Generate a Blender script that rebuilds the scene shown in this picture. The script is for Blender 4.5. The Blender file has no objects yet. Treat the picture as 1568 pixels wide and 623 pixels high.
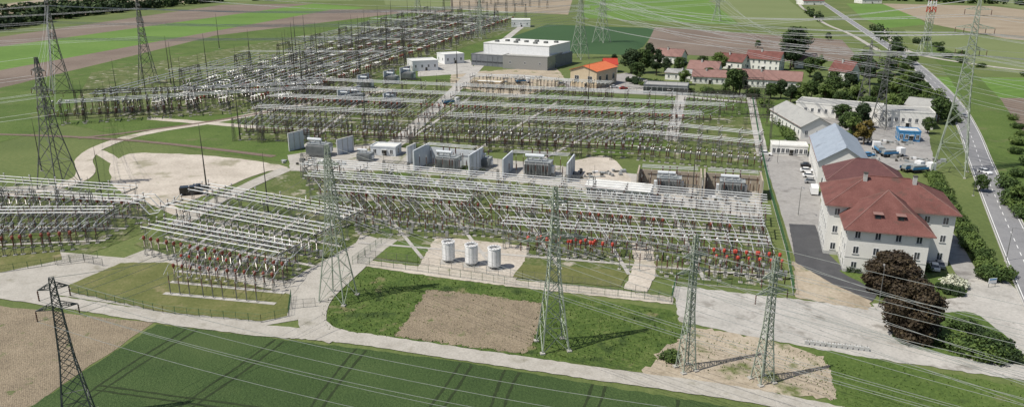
import bpy, math, random
from mathutils import Vector
R=random.Random(11)
sc=bpy.context.scene
# ---------------- camera / survey geometry ----------------
CH=65.0; FP=1162.0; TH=math.radians(17.7); COS_T,SIN_T=math.cos(TH),math.sin(TH)
def ray(u,v):
    a=u-784; b=-(v-311.5)
    return (a, FP*COS_T+b*SIN_T, -FP*SIN_T+b*COS_T)
def G(u,v,z=0.0):
    d=ray(u,v); t=(z-CH)/d[2]
    return Vector((d[0]*t,d[1]*t,z))
def HT(u,v,vt):
    p=G(u,v); d=ray(u,vt); return CH+p.y*d[2]/d[1]
cam=bpy.data.cameras.new("camera"); co=bpy.data.objects.new("camera",cam); sc.collection.objects.link(co)
cam.sensor_width=36; cam.lens=36*FP/1568; cam.clip_end=20000; cam.clip_start=.5
co.location=(0,0,CH); co.rotation_euler=(math.radians(90)-TH,0,0); sc.camera=co
sc.view_settings.view_transform='Standard'; sc.view_settings.look='None'; sc.view_settings.exposure=0
# ---------------- light ----------------
w=bpy.data.worlds.new("World"); sc.world=w; w.use_nodes=True
nt=w.node_tree; bg=nt.nodes['Background']; sk=nt.nodes.new('ShaderNodeTexSky'); sk.sky_type='NISHITA'; sk.sun_disc=False
EL=math.radians(57); az=Vector((-.94,-.34,0)).normalized()
sk.sun_elevation=EL; sk.sun_rotation=math.atan2(az.x,az.y); sk.dust_density=2.0; sk.altitude=200
nt.links.new(sk.outputs[0],bg.inputs[0]); bg.inputs[1].default_value=.095
sl=bpy.data.lights.new("sun",'SUN'); sl.energy=4.9; sl.angle=math.radians(.5); sl.color=(1,.95,.865)
so=bpy.data.objects.new("sun",sl); sc.collection.objects.link(so)
dv=-(az*math.cos(EL)+Vector((0,0,math.sin(EL)))); so.rotation_euler=dv.to_track_quat('-Z','Y').to_euler()
# ---------------- materials ----------------
def M(name,cols,scale=.5,rough=.9,metal=0,bump=0,bs=3,fine=None,fw=.45,stripe=None,patch=None,lo=.34,hi=.66,spec=.25,patch2=None):
    m=bpy.data.materials.new(name); m.use_nodes=True; t=m.node_tree; N=t.nodes; L=t.links
    b=N['Principled BSDF']; b.inputs['Roughness'].default_value=rough; b.inputs['Metallic'].default_value=metal
    b.inputs['Specular IOR Level'].default_value=spec
    tc=N.new('ShaderNodeTexCoord')
    def noise(s,d=5):
        n=N.new('ShaderNodeTexNoise'); n.inputs['Scale'].default_value=s; n.inputs['Detail'].default_value=d; n.inputs['Roughness'].default_value=.6
        L.new(tc.outputs['Object'],n.inputs['Vector']); return n.outputs['Fac']
    def math_(op,a,b_):
        n=N.new('ShaderNodeMath'); n.operation=op
        for i,x in enumerate((a,b_)):
            if isinstance(x,(int,float)): n.inputs[i].default_value=x
            else: L.new(x,n.inputs[i])
        return n.outputs[0]
    f=noise(scale)
    if fine:
        f=math_('ADD',math_('MULTIPLY',f,1-fw),math_('MULTIPLY',noise(fine,3),fw))
    if stripe:
        ang,ss,amt=stripe
        mp=N.new('ShaderNodeMapping'); mp.inputs['Rotation'].default_value[2]=ang; L.new(tc.outputs['Object'],mp.inputs[0])
        wv=N.new('ShaderNodeTexWave'); wv.inputs['Scale'].default_value=ss; wv.inputs['Distortion'].default_value=1.5; wv.inputs['Detail Scale'].default_value=.4
        L.new(mp.outputs[0],wv.inputs[0])
        f=math_('ADD',f,math_('MULTIPLY',math_('SUBTRACT',wv.outputs['Fac'],.5),amt))
    r=N.new('ShaderNodeValToRGB'); e=r.color_ramp.elements
    n=len(cols)
    for i,c in enumerate(cols):
        p=lo+(hi-lo)*(i/max(1,n-1))
        if i<2: el=e[i]; el.position=p
        else: el=e.new(p)
        el.color=(*c,1)
    if n==1: e[1].color=(*cols[0],1)
    L.new(f,r.inputs[0]); out=r.outputs[0]
    for pp in (patch,patch2):
        if not pp: continue
        pc,ps,th=pp
        pf=noise(ps,6); mr=N.new('ShaderNodeMapRange'); mr.inputs[1].default_value=th; mr.inputs[2].default_value=th+.09; L.new(pf,mr.inputs[0])
        mx=N.new('ShaderNodeMix'); mx.data_type='RGBA'; L.new(mr.outputs[0],mx.inputs[0]); L.new(out,mx.inputs[6]); mx.inputs[7].default_value=(*pc,1); out=mx.outputs[2]
    L.new(out,b.inputs['Base Color'])
    if bump:
        bn=N.new('ShaderNodeBump'); bn.inputs['Strength'].default_value=min(1,bump); bn.inputs['Distance'].default_value=.3
        L.new(noise(bs,4),bn.inputs['Height']); L.new(bn.outputs[0],b.inputs['Normal'])
    return m
GA=math.radians(-17); EU=Vector((math.cos(GA),math.sin(GA),0)); EV=Vector((-math.sin(GA),math.cos(GA),0))
m_base=M('grass_land',[(.078,.108,.032),(.105,.137,.042),(.15,.172,.062)],.02,fine=.9,bump=.6,bs=2,patch=((.2,.18,.09),.012,.62))
m_lawn=M('lawn',[(.052,.088,.019),(.078,.123,.026),(.122,.162,.046)],.05,fine=1.3,fw=.55,bump=.6,bs=3,patch=((.125,.14,.055),.08,.58),patch2=((.05,.08,.02),.22,.6))
m_tall=M('meadow',[(.04,.072,.015),(.07,.112,.022),(.132,.165,.05)],.2,fine=1.4,fw=.5,bump=1,bs=2,patch=((.036,.062,.015),.17,.56),patch2=((.21,.18,.10),.13,.61))
m_olive=M('dry_lawn',[(.085,.10,.028),(.122,.133,.044),(.175,.165,.07)],.15,fine=1.5,bump=.5,patch=((.25,.21,.12),.12,.63))
m_yard=M('yard_grass',[(.048,.078,.02),(.088,.115,.032),(.19,.18,.1)],.14,fine=1.4,bump=.5,patch=((.34,.31,.25),.2,.57))
m_wheat=M('wheat_crop',[(.030,.055,.016),(.046,.08,.023),(.07,.107,.034)],.05,fine=2.2,fw=.5,bump=1,bs=2.5,stripe=(math.radians(-32),1.2,.06),patch=((.062,.095,.03),.03,.56))
m_wheat2=M('wheat_track',[(.018,.03,.010),(.03,.045,.016)],2)
m_crop=M('green_crop',[(.085,.155,.028),(.105,.185,.036),(.135,.215,.05)],.01,fine=.3,stripe=(1.2,.03,.12))
m_crop2=M('dark_crop',[(.03,.07,.026),(.045,.092,.034)],.01,fine=.3,stripe=(1.2,.05,.2))
m_crop3=M('pale_crop',[(.13,.16,.06),(.17,.2,.085)],.01,fine=.3)
m_plough=M('ploughed_soil',[(.13,.10,.08),(.175,.138,.11),(.225,.18,.145)],.02,fine=.7,bump=.6,stripe=(1.0,.12,.2))
m_plough2=M('pale_soil',[(.23,.185,.13),(.28,.23,.165),(.33,.28,.21)],.03,fine=.8,bump=.6)
m_dry=M('stubble',[(.165,.135,.095),(.24,.195,.135),(.31,.255,.18)],.2,fine=2,fw=.55,bump=1,bs=3,stripe=(math.radians(-30),1.1,.12),patch=((.11,.135,.05),.3,.6))
m_gravel=M('gravel',[(.33,.29,.24),(.44,.395,.335),(.55,.50,.43)],.1,fine=1.5,bump=.3,patch=((.27,.25,.18),.07,.58),patch2=((.2,.2,.11),.3,.64))
m_sand=M('sandy_ground',[(.25,.21,.15),(.36,.305,.23),(.44,.385,.3)],.12,fine=1.2,bump=.5,patch=((.12,.14,.05),.13,.56))
m_conc=M('concrete',[(.30,.29,.265),(.38,.365,.335),(.47,.45,.415)],.15,fine=1.7,patch=((.25,.235,.21),.2,.57),patch2=((.2,.19,.17),.6,.64))
m_pave=M('worn_pavement',[(.26,.245,.215),(.355,.335,.30),(.45,.425,.385)],.12,fine=1.7,patch=((.14,.155,.07),.14,.58))
m_track=M('gravel_road',[(.30,.28,.24),(.37,.35,.31),(.44,.415,.37)],.3,fine=2.5,bump=.3,patch=((.25,.235,.19),.15,.57))
m_yardasph=M('old_asphalt',[(.22,.21,.2),(.29,.28,.265),(.35,.34,.325)],.1,fine=1,patch=((.19,.18,.17),.1,.56))
m_asph=M('asphalt',[(.055,.056,.06),(.085,.086,.09)],.3,fine=3)
m_road=M('road_asphalt',[(.17,.17,.175),(.215,.215,.22),(.25,.25,.25)],.1,fine=2)
m_paint=M('road_paint',[(.7,.7,.68),(.8,.8,.78)],2,rough=.6)
m_kerb=M('kerb_stone',[(.38,.37,.35),(.46,.45,.42)],1)
m_rail=M('track_bed',[(.12,.09,.075),(.2,.15,.12)],.8,fine=2)
m_steel=M('galvanised_steel',[(.12,.125,.12),(.215,.22,.21)],.7,rough=.6,metal=.3)
m_dark=M('weathered_steel',[(.055,.053,.046),(.10,.095,.082)],.7,rough=.7,metal=.2)
m_pyl=M('green_grey_steel',[(.24,.28,.22),(.36,.4,.33)],.6,rough=.6,metal=.1)
m_pyld=M('dark_pylon_steel',[(.10,.105,.10),(.16,.165,.155)],.6,rough=.7,metal=.2)
m_alu=M('aluminium_tube',[(.62,.63,.63),(.76,.77,.77)],.5,rough=.4,metal=.3)
m_ins=M('brown_porcelain',[(.07,.03,.022),(.12,.05,.035)],3,rough=.25,spec=.5)
m_insg=M('grey_porcelain',[(.22,.22,.21),(.3,.3,.29)],3,rough=.3,spec=.5)
m_red=M('red_paint',[(.36,.045,.03),(.46,.065,.04)],2,rough=.5)
m_redb=M('brownish_red_porcelain',[(.17,.045,.03),(.26,.075,.05)],2,rough=.5)
m_white=M('white_plaster',[(.66,.65,.61),(.76,.75,.71)],.3,fine=3,patch=((.58,.56,.5),.4,.62))
m_whitep=M('white_paint',[(.70,.71,.71),(.78,.78,.78)],.8,rough=.4)
m_beige=M('beige_plaster',[(.5,.4,.27),(.58,.48,.34)],.5)
m_washed=M('exposed_aggregate_wall',[(.32,.27,.21),(.42,.37,.30)],.4,fine=2)
m_wallc=M('precast_concrete',[(.38,.38,.37),(.5,.5,.48)],.4,fine=2,patch=((.32,.32,.3),.5,.6))
m_wallbl=M('pale_concrete',[(.50,.53,.56),(.62,.65,.67)],.4,fine=2)
m_dgrey=M('grey_cladding',[(.15,.16,.175),(.2,.21,.225)],.4,rough=.5,stripe=(0,1.0,.15))
m_trafo=M('transformer_grey',[(.24,.26,.26),(.34,.36,.36)],.8,rough=.5)
m_roofred=M('brick_red_tile',[(.11,.047,.04),(.155,.066,.057),(.20,.093,.08)],.35,fine=4,stripe=(0,1.6,.1),bump=.4,bs=6,patch=((.11,.062,.052),.3,.56))
m_roofmar=M('maroon_tile',[(.095,.045,.045),(.14,.066,.064)],.5,fine=4,bump=.4,bs=6)
m_roofbr=M('faded_tile',[(.2,.115,.1),(.28,.17,.15)],.5,fine=3,bump=.4,bs=6)
m_orange=M('orange_roof',[(.55,.14,.05),(.65,.19,.08)],.4,fine=2,rough=.6,stripe=(GA,1.2,.2))
m_roofbl=M('blue_grey_roof',[(.25,.29,.34),(.34,.385,.44)],.3,fine=2,rough=.5,patch=((.2,.22,.25),.25,.6))
m_roofgr=M('fibre_cement_roof',[(.27,.27,.26),(.37,.37,.35)],.3,fine=2,patch=((.2,.2,.19),.3,.6))
m_roofw=M('light_membrane_roof',[(.55,.55,.52),(.68,.68,.65)],.2,fine=1.5,patch=((.45,.44,.41),.2,.6))
m_glass=M('window_glass',[(.02,.025,.03),(.06,.07,.08)],1,rough=.08,spec=.8)
m_blue=M('blue_paint',[(.05,.2,.42),(.08,.28,.5)],1,rough=.5)
m_black=M('black_paint',[(.012,.012,.014),(.02,.02,.022)],1,rough=.2,spec=.6)
m_silver=M('silver_paint',[(.4,.41,.42),(.5,.51,.52)],1,rough=.3,metal=.5)
m_tyre=M('tyre_rubber',[(.02,.02,.02),(.03,.03,.03)],3)
m_fence=M('green_fence',[(.03,.10,.05),(.05,.14,.07)],1,rough=.6)
m_bark=M('bark',[(.06,.045,.03),(.12,.09,.065)],3)
m_wire=M('conductor_wire',[(.42,.43,.44),(.55,.56,.57)],1,rough=.4,metal=.3)
m_lg=M('leaf_green',[(.022,.042,.011),(.045,.078,.019),(.085,.125,.034)],.5,fine=2.5,rough=.7)
m_ll=M('leaf_light_green',[(.05,.08,.018),(.085,.13,.03),(.14,.19,.05)],.5,fine=2.5,rough=.7)
m_ld=M('leaf_dark_green',[(.012,.026,.01),(.026,.047,.016),(.045,.07,.024)],.5,fine=2.5,rough=.7)
m_lc=M('leaf_copper',[(.02,.015,.010),(.042,.03,.018),(.09,.068,.033)],.5,fine=2,rough=.7)
m_lw=M('leaf_blossom',[(.4,.42,.3),(.6,.6,.5)],1.0,fine=3)
m_ly=M('leaf_olive',[(.10,.08,.02),(.16,.12,.03)],.6,fine=3)
# ---------------- mesh builder ----------------
class MB:
    def __init__(s): s.v=[];s.f=[];s.m=[];s.mats=[]
    def mi(s,m):
        if m not in s.mats: s.mats.append(m)
        return s.mats.index(m)
    def add(s,vs,fs,m):
        o=len(s.v); s.v+=[tuple(p) for p in vs]; k=s.mi(m)
        for f in fs: s.f.append(tuple(i+o for i in f)); s.m.append(k)
    def box(s,x0,y0,z0,x1,y1,z1,m):
        s.add([(x0,y0,z0),(x1,y0,z0),(x1,y1,z0),(x0,y1,z0),(x0,y0,z1),(x1,y0,z1),(x1,y1,z1),(x0,y1,z1)],
          [(0,3,2,1),(4,5,6,7),(0,1,5,4),(1,2,6,5),(2,3,7,6),(3,0,4,7)],m)
    def cbox(s,cx,cy,z0,sx,sy,sz,m): s.box(cx-sx/2,cy-sy/2,z0,cx+sx/2,cy+sy/2,z0+sz,m)
    def beam(s,p,q,r,m,n=4,r2=None,cap=False):
        p=Vector(p);q=Vector(q);d=q-p
        if d.length<1e-6:return
        d.normalize(); a=d.cross(Vector((0,0,1)) if abs(d.z)<.95 else Vector((1,0,0))).normalized(); b=d.cross(a)
        r2=r if r2 is None else r2; vs=[]
        for i in range(n):
            t=2*math.pi*(i+.5)/n; c=a*math.cos(t)+b*math.sin(t); vs.append(p+c*r); vs.append(q+c*r2)
        fs=[(2*i,2*((i+1)%n),2*((i+1)%n)+1,2*i+1) for i in range(n)]
        if cap: fs+=[tuple(2*i+1 for i in range(n)),tuple(2*i for i in range(n))[::-1]]
        s.add(vs,fs,m)
    def lathe(s,x,y,prof,m,n=8):
        vs=[];fs=[]
        for r,z in prof:
            for i in range(n):
                t=2*math.pi*i/n; vs.append((x+r*math.cos(t),y+r*math.sin(t),z))
        for k in range(len(prof)-1):
            for i in range(n):
                j=(i+1)%n; fs.append((k*n+i,k*n+j,(k+1)*n+j,(k+1)*n+i))
        fs.append(tuple(range((len(prof)-1)*n,len(prof)*n))); s.add(vs,fs,m)
    def ins(s,x,y,z0,z1,r,m,ribs=5,n=7):
        pr=[]; h=(z1-z0)/ribs
        for i in range(ribs): pr+=[(r*.55,z0+i*h),(r,z0+i*h+h*.45),(r*.55,z0+i*h+h*.7)]
        pr.append((r*.5,z1)); s.lathe(x,y,pr,m,n)
    def mesh(s,name):
        me=bpy.data.meshes.new(name); me.from_pydata(s.v,[],s.f)
        for m in s.mats: me.materials.append(m)
        me.polygons.foreach_set('material_index',s.m); me.update(); return me
    def obj(s,name,parent=None,loc=(0,0,0),yaw=0): return inst(s.mesh(name),name,loc,yaw,1,parent)
def inst(me,name,loc,yaw=0,scale=1,parent=None):
    o=bpy.data.objects.new(name,me); sc.collection.objects.link(o); o.location=loc; o.rotation_euler=(0,0,yaw)
    o.scale=(scale,)*3 if isinstance(scale,(int,float)) else scale
    if parent: o.parent=parent
    return o
# ---------------- ground sheets ----------------
CNT={}
def lz(lv):
    CNT[lv]=CNT.get(lv,0)+1; return lv*.016+CNT[lv]*.001
def smooth(P,k=6):
    out=[]; n=len(P)
    for i in range(n-1):
        p0=P[max(0,i-1)];p1=P[i];p2=P[i+1];p3=P[min(n-1,i+2)]
        for j in range(k):
            t=j/k; out.append(.5*((2*p1)+(p2-p0)*t+(2*p0-5*p1+4*p2-p3)*t*t+(3*p1-p0-3*p2+p3)*t**3))
    out.append(P[-1]); return out
def sheet(name,px,m,lv,jit=0.0,step=4,curve=False):
    P=[G(*p) for p in px]; z=lz(lv)
    if curve: P=smooth(P+[P[0]],5)[:-1]
    out=[]
    for i,p in enumerate(P):
        q=P[(i+1)%len(P)]; n=max(1,min(90,int((q-p).length/step))) if jit else 1
        for k in range(n):
            c=p.lerp(q,k/n)
            if jit and (k>0 or curve): c=c+Vector((R.uniform(-jit,jit),R.uniform(-jit,jit),0))
            c.z=z; out.append(c)
    b=MB(); b.add(out,[tuple(range(len(out)))],m); o=b.obj(name)
    if o.data.polygons[0].normal.z<0: o.data.flip_normals()
    return o
def strip(P,wd,z,off=0,jit=0):
    vs=[];n=len(P)
    for i,p in enumerate(P):
        d=(P[min(n-1,i+1)]-P[max(0,i-1)]); d.z=0; d.normalize(); s=Vector((d.y,-d.x,0))
        a=p+s*(off-wd/2+R.uniform(-jit,jit)); c=p+s*(off+wd/2+R.uniform(-jit,jit)); a.z=c.z=z; vs+=[a,c]
    return vs,[(2*i,2*i+1,2*i+3,2*i+2) for i in range(n-1)]
def road(name,px,wd,m,lv,jit=0,k=6):
    P=smooth([G(*p) for p in px],k); b=MB(); vs,fs=strip(P,wd,lz(lv),0,jit); b.add(vs,fs,m); b.obj(name); return P
b=MB(); b.add([(-9000,-600,0),(9000,-600,0),(9000,12000,0),(-9000,12000,0)],[(0,1,2,3)],m_base); b.obj('ground')
S=sheet
S('ploughed_field',[(-300,95),(0,57),(340,8),(480,6),(0,72),(-300,120)],m_plough,1)
S('pale_field',[(-300,40),(0,8),(100,-6),(250,-10),(330,-2),(0,40),(-300,80)],m_plough2,1)
S('crop_field',[(-300,120),(0,72),(480,6),(560,12),(0,108),(-300,160)],m_crop,2)
S('ploughed_field',[(-300,160),(0,108),(510,15),(700,16),(560,40),(300,78),(100,120),(0,145),(-300,200)],m_plough,3)
S('crop_field',[(-300,-30),(200,-30),(560,-30),(540,2),(330,2),(200,-8)],m_crop3,1)
S('pale_crop_field',[(580,-30),(740,-30),(740,12),(700,14),(590,8)],m_crop3,1)
S('ploughed_field',[(690,-30),(885,-30),(870,23),(690,14)],m_plough2,2)
S('crop_field',[(905,-40),(1050,-40),(1130,37),(1110,38),(890,28)],m_crop,2)
S('pale_crop_field',[(1058,-20),(1180,-20),(1262,42),(1134,38)],m_crop3,2)
S('dark_crop_field',[(838,38),(1005,44),(985,72),(960,85),(865,82),(775,60)],m_crop2,2)
S('ploughed_field',[(1003,42),(1290,62),(1318,94),(1200,94),(985,80)],m_plough,3)
S('crop_field',[(1296,6),(1385,8),(1418,38),(1355,44),(1320,28)],m_crop,2)
S('ploughed_field',[(1350,6),(1520,10),(1800,42),(1800,80),(1540,60),(1430,38)],m_plough2,3)
S('crop_field',[(1460,-15),(1800,-10),(1800,40),(1540,10)],m_crop3,1)
S('pale_crop_field',[(1385,46),(1568,62),(1750,84),(1750,140),(1500,105),(1400,70)],m_crop3,2,.5,20)
S('ploughed_field',[(1515,150),(1800,150),(1800,215),(1525,200)],m_plough,2)
S('crop_field',[(1420,118),(1800,122),(1800,152),(1470,150)],m_crop,2)
S('dark_crop_field',[(1530,200),(1800,210),(1800,300),(1560,290)],m_crop2,2)
S('crop_field',[(1560,292),(1800,300),(1800,400),(1610,400)],m_crop,2)
S('verge',[(1405,60),(1440,100),(1480,160),(1520,250),(1560,330),(1620,420),(1700,420),(1600,250),(1530,150),(1460,80)],m_lawn,4,.4,12)
S('stubble_field',[(-300,440),(0,468),(235,494),(20,640),(-250,780)],m_dry,2,.3,3)
wf=[(20,640),(240,496),(470,524),(700,553),(1160,630),(1320,665),(1300,900),(-350,900)]
S('wheat_field',wf,m_wheat,3,.25,1.2)
def inside(p,poly):
    c=False;n=len(poly)
    for i in range(n):
        a=poly[i];b_=poly[(i+1)%n]
        if (a.y>p.y)!=(b_.y>p.y) and p.x<(b_.x-a.x)*(p.y-a.y)/(b_.y-a.y)+a.x: c=not c
    return c
tb=MB(); wp=[G(*p) for p in wf]; tk=0
for px in ([(75,640),(285,503)],[(90,640),(300,505)],[(170,700),(420,520)],[(190,700),(436,522)],[(370,760),(545,534)],[(392,760),(560,536)],[(560,760),(705,556)],[(585,760),(722,559)],[(715,700),(775,566)],[(738,700),(795,570)],[(850,760),(905,588)],[(875,760),(925,591)],[(1010,720),(1040,612)],[(60,655),(1000,790)],[(150,590),(520,640)],[(145,597),(515,648)]):
    ps=px[0][0]//60; P=[G(*px[0]).lerp(G(*px[1]),i/40) for i in range(41)]
    P=[p+Vector((.22*math.sin(i*.17+ps),0,0)) for i,p in enumerate(P) if inside(p,wp)]
    if len(P)>2:
        tk+=1; vs,fs=strip(P,.45,.065+.001*tk,0,.1); tb.add(vs,fs,m_wheat2)
tb.obj('crop_tramlines')
S('meadow',[(488,480),(500,450),(565,408),(1030,475),(1045,500),(1170,525),(1290,560),(1290,600),(1130,590),(1000,572),(700,532),(500,508)],m_tall,2,.3,2)
S('bare_field_patch',[(605,515),(655,443),(745,452),(832,465),(820,520),(800,542),(700,528)],m_dry,4,.45,.6)
S('sandy_patch',[(1060,500),(1180,520),(1262,545),(1282,610),(1200,606),(1060,588),(985,572),(1010,540)],m_sand,4,.7,1)
S('verge_grass',[(1175,521),(1290,540),(1420,565),(1800,640),(1800,800),(1400,700),(1250,640),(1275,600)],m_lawn,3,.5,2)
S('yard_pavement',[(1030,437),(1215,458),(1340,470),(1365,500),(1450,540),(1568,560),(1800,600),(1800,630),(1568,582),(1330,548),(1180,521),(1040,492)],m_conc,5,.3,1)
S('bare_ground',[(1214,400),(1250,412),(1300,440),(1335,462),(1330,475),(1218,455)],m_sand,6,.4,1)
S('entrance_pavement',[(1335,465),(1440,462),(1462,440),(1480,425),(1540,425),(1600,500),(1640,560),(1568,545),(1490,480),(1440,478),(1400,490),(1365,500)],m_conc,6,.2,3)
S('side_street',[(1432,300),(1452,345),(1475,380),(1500,425),(1470,432),(1440,380),(1425,330)],m_yardasph,6,.2,3)
S('car_park',[(1165,233),(1240,237),(1256,300),(1264,392),(1215,390),(1188,300)],m_yardasph,5,.1,4)
S('asphalt_drive',[(1208,343),(1248,345),(1262,382),(1300,420),(1345,447),(1336,462),(1275,435),(1218,402)],m_asph,7,.08,1)
S('storage_yard',[(1195,165),(1300,168),(1420,190),(1432,262),(1330,260),(1262,225),(1205,215)],m_yardasph,4,.3,4)
S('garden_lawn',[(1440,480),(1490,480),(1545,520),(1552,548),(1500,552),(1390,530),(1370,505)],m_lawn,8,.2,2,True)
S('garden_lawn',[(1285,415),(1320,405),(1400,402),(1440,430),(1440,452),(1350,450)],m_lawn,8,.2,2)
S('flower_bed_lawn',[(1425,430),(1445,418),(1478,430),(1478,450),(1450,458),(1420,455)],m_lawn,9,.1,2,True)
S('substation_lawn',[(100,190),(-60,235),(-60,150),(330,55),(620,20),(810,30),(700,120),(600,150),(440,250),(300,230)],m_lawn,4,.5,8)
S('switchyard_ground',[(100,185),(420,172),(520,140),(800,42),(800,30),(640,24),(140,112)],m_yard,5,.5,8)
S('switchyard_ground',[(360,215),(420,135),(700,125),(1150,170),(1165,250),(970,240)],m_yard,5,.5,6)
S('lawn',[(1055,148),(1145,155),(1150,180),(1045,178)],m_lawn,7,.3,5)
S('lawn',[(950,150),(1035,150),(1028,175),(948,170)],m_lawn,7,.3,5)
S('lawn',[(1155,135),(1205,150),(1215,215),(1170,225)],m_lawn,7,.3,5)
S('lawn',[(960,205),(1025,212),(1020,235),(958,230)],m_lawn,7,.3,5)
S('lawn',[(830,140),(935,150),(930,165),(800,160)],m_lawn,7,.3,5)
S('switchyard_ground',[(430,262),(560,250),(1165,325),(1200,440),(550,395),(400,300)],m_yard,5,.4,4)
S('service_pavement',[(440,238),(560,220),(905,260),(1165,285),(1168,338),(900,292),(650,262),(445,262)],m_pave,6,.3,3)
S('lawn',[(556,264),(632,266),(640,276),(566,272)],m_lawn,7,.3,3)
S('lawn',[(665,240),(720,236),(745,262),(700,262)],m_lawn,7,.3,3)
S('lawn',[(905,235),(960,208),(965,238),(930,240)],m_lawn,7,.3,3)
S('sandy_ground',[(870,248),(930,240),(965,275),(960,290),(880,280)],m_gravel,7,.5,3,True)
S('sandy_lot',[(690,112),(850,103),(872,128),(790,150),(690,132)],m_sand,6,.5,4)
S('asphalt_apron',[(860,122),(960,112),(1040,140),(1040,148),(870,140)],m_yardasph,6,.2,4)
S('hall_apron',[(640,100),(720,92),(730,112),(640,118)],m_conc,7,.3,4)
S('gravel_lot',[(165,262),(200,236),(330,240),(440,256),(400,266),(330,293),(275,314),(215,308),(180,290)],m_gravel,7,.6,3,True)
S('switchyard_ground',[(-200,320),(60,290),(240,315),(235,350),(120,395),(-200,440)],m_yard,4,.4,4)
S('compound_pavement',[(-250,395),(80,385),(190,395),(250,372),(560,360),(600,372),(535,420),(475,470),(455,490),(395,500),(90,452),(-250,425)],m_track,5,.2,4)
S('compound_lawn',[(105,437),(185,403),(255,402),(446,452),(440,484),(400,492),(250,478),(108,447)],m_olive,7,.2,1)
S('lawn',[(-100,388),(90,382),(95,398),(0,418),(-100,424)],m_olive,7,.2,2)
S('switchyard_ground',[(205,375),(330,310),(560,345),(545,372),(440,430),(340,415)],m_yard,6,.3,3)
S('lawn',[(560,392),(600,368),(665,380),(640,402)],m_lawn,7,.2,2)
S('reactor_pad',[(640,410),(790,430),(812,378),(668,362)],m_gravel,7,.2,1)
S('dry_lawn',[(800,405),(965,415),(950,440),(785,425)],m_olive,7,.3,2)
S('sandy_path',[(955,442),(972,400),(965,372),(1000,378),(1005,420),(990,448)],m_gravel,8,.3,2)
S('fence_path',[(560,398),(640,408),(800,430),(960,446),(1030,455),(1030,466),(955,458),(790,440),(640,420),(560,408)],m_gravel,6,.25,1)
road('field_road',[(-250,425),(0,450),(120,467),(250,487),(400,506),(480,512),(560,520),(700,541),(850,563),(1000,584),(1150,606),(1300,636),(1450,665)],4.2,m_track,8,.18,14)
road('field_road',[(520,517),(488,505),(478,486),(492,455),(530,420),(565,388),(595,366)],5.2,m_track,9,.1)
road('gravel_road',[(-100,305),(60,292),(128,270),(130,242),(165,221),(230,203),(340,185),(440,165),(520,150),(600,138)],5.5,m_gravel,8,.25)
road('gravel_road',[(150,232),(180,250),(210,285),(250,315),(290,330)],4,m_gravel,6,.3)
road('gravel_road',[(0,290),(60,288),(120,300),(200,310)],4,m_track,8,.2)
road('rail_track_bed',[(-60,205),(60,208),(160,213),(260,221),(420,240)],2.6,m_rail,9,.2)
road('rail_track_bed',[(120,212),(200,203),(300,190),(410,172)],2.6,m_rail,9,.2)
road('gravel_road',[(230,182),(280,186),(330,190),(400,196)],5,m_gravel,7,.3)
road('service_road',[(540,262),(590,232),(640,190),(690,145),(735,100),(768,66),(800,40)],6.5,m_conc,8,.15)
road('service_road',[(1044,146),(1036,178),(1027,215)],5,m_conc,8,.15)
road('service_road',[(270,345),(330,310),(380,285),(440,258)],5,m_track,8,.2)
road('service_road',[(1150,150),(1160,200),(1168,240)],4,m_conc,8,.1)
road('service_road',[(700,120),(780,115),(860,122),(960,135),(1050,148),(1150,158)],4.5,m_conc,8,.1)
road('country_lane',[(1160,-20),(1210,-5),(1228,12),(1262,36),(1300,52),(1345,78)],4,m_track,8,.1)
road('country_lane',[(1350,45),(1375,70),(1410,85),(1500,100),(1600,112)],5,m_track,8,.1)
mr=[(1215,-25),(1240,-8),(1268,10),(1305,35),(1352,66),(1396,96),(1436,132),(1464,165),(1484,202),(1500,245),(1519,290),(1543,345),(1572,410),(1610,490),(1680,620)]
P=road('main_road',mr,7,m_road,10)
b=MB()
for off in (-3.2,3.2):
    vs,fs=strip(P,.16,.168,off); b.add(vs,fs,m_paint)
for i in range(len(P)-1):
    n=max(1,int((P[i+1]-P[i]).length/9))
    for k in range(n):
        a=P[i].lerp(P[i+1],k/n); c=P[i].lerp(P[i+1],(k+.45)/n); vs,fs=strip([a,c],.16,.168); b.add(vs,fs,m_paint)
b.obj('road_markings')
b=MB()
for off in (-3.75,3.75):
    vs=[]; n=len(P)
    for i,p in enumerate(P):
        d=(P[min(n-1,i+1)]-P[max(0,i-1)]).normalized(); s=Vector((d.y,-d.x,0))
        for o,z in ((-.12,0),(-.12,.27),(.12,.27),(.12,0)): q=p+s*(off+o); q.z=z; vs.append(q)
    fs=[(4*i+k,4*i+k+1,4*i+k+5,4*i+k+4) for i in range(n-1) for k in range(3)]; b.add(vs,fs,m_kerb)
b.obj('road_kerb')
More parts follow.
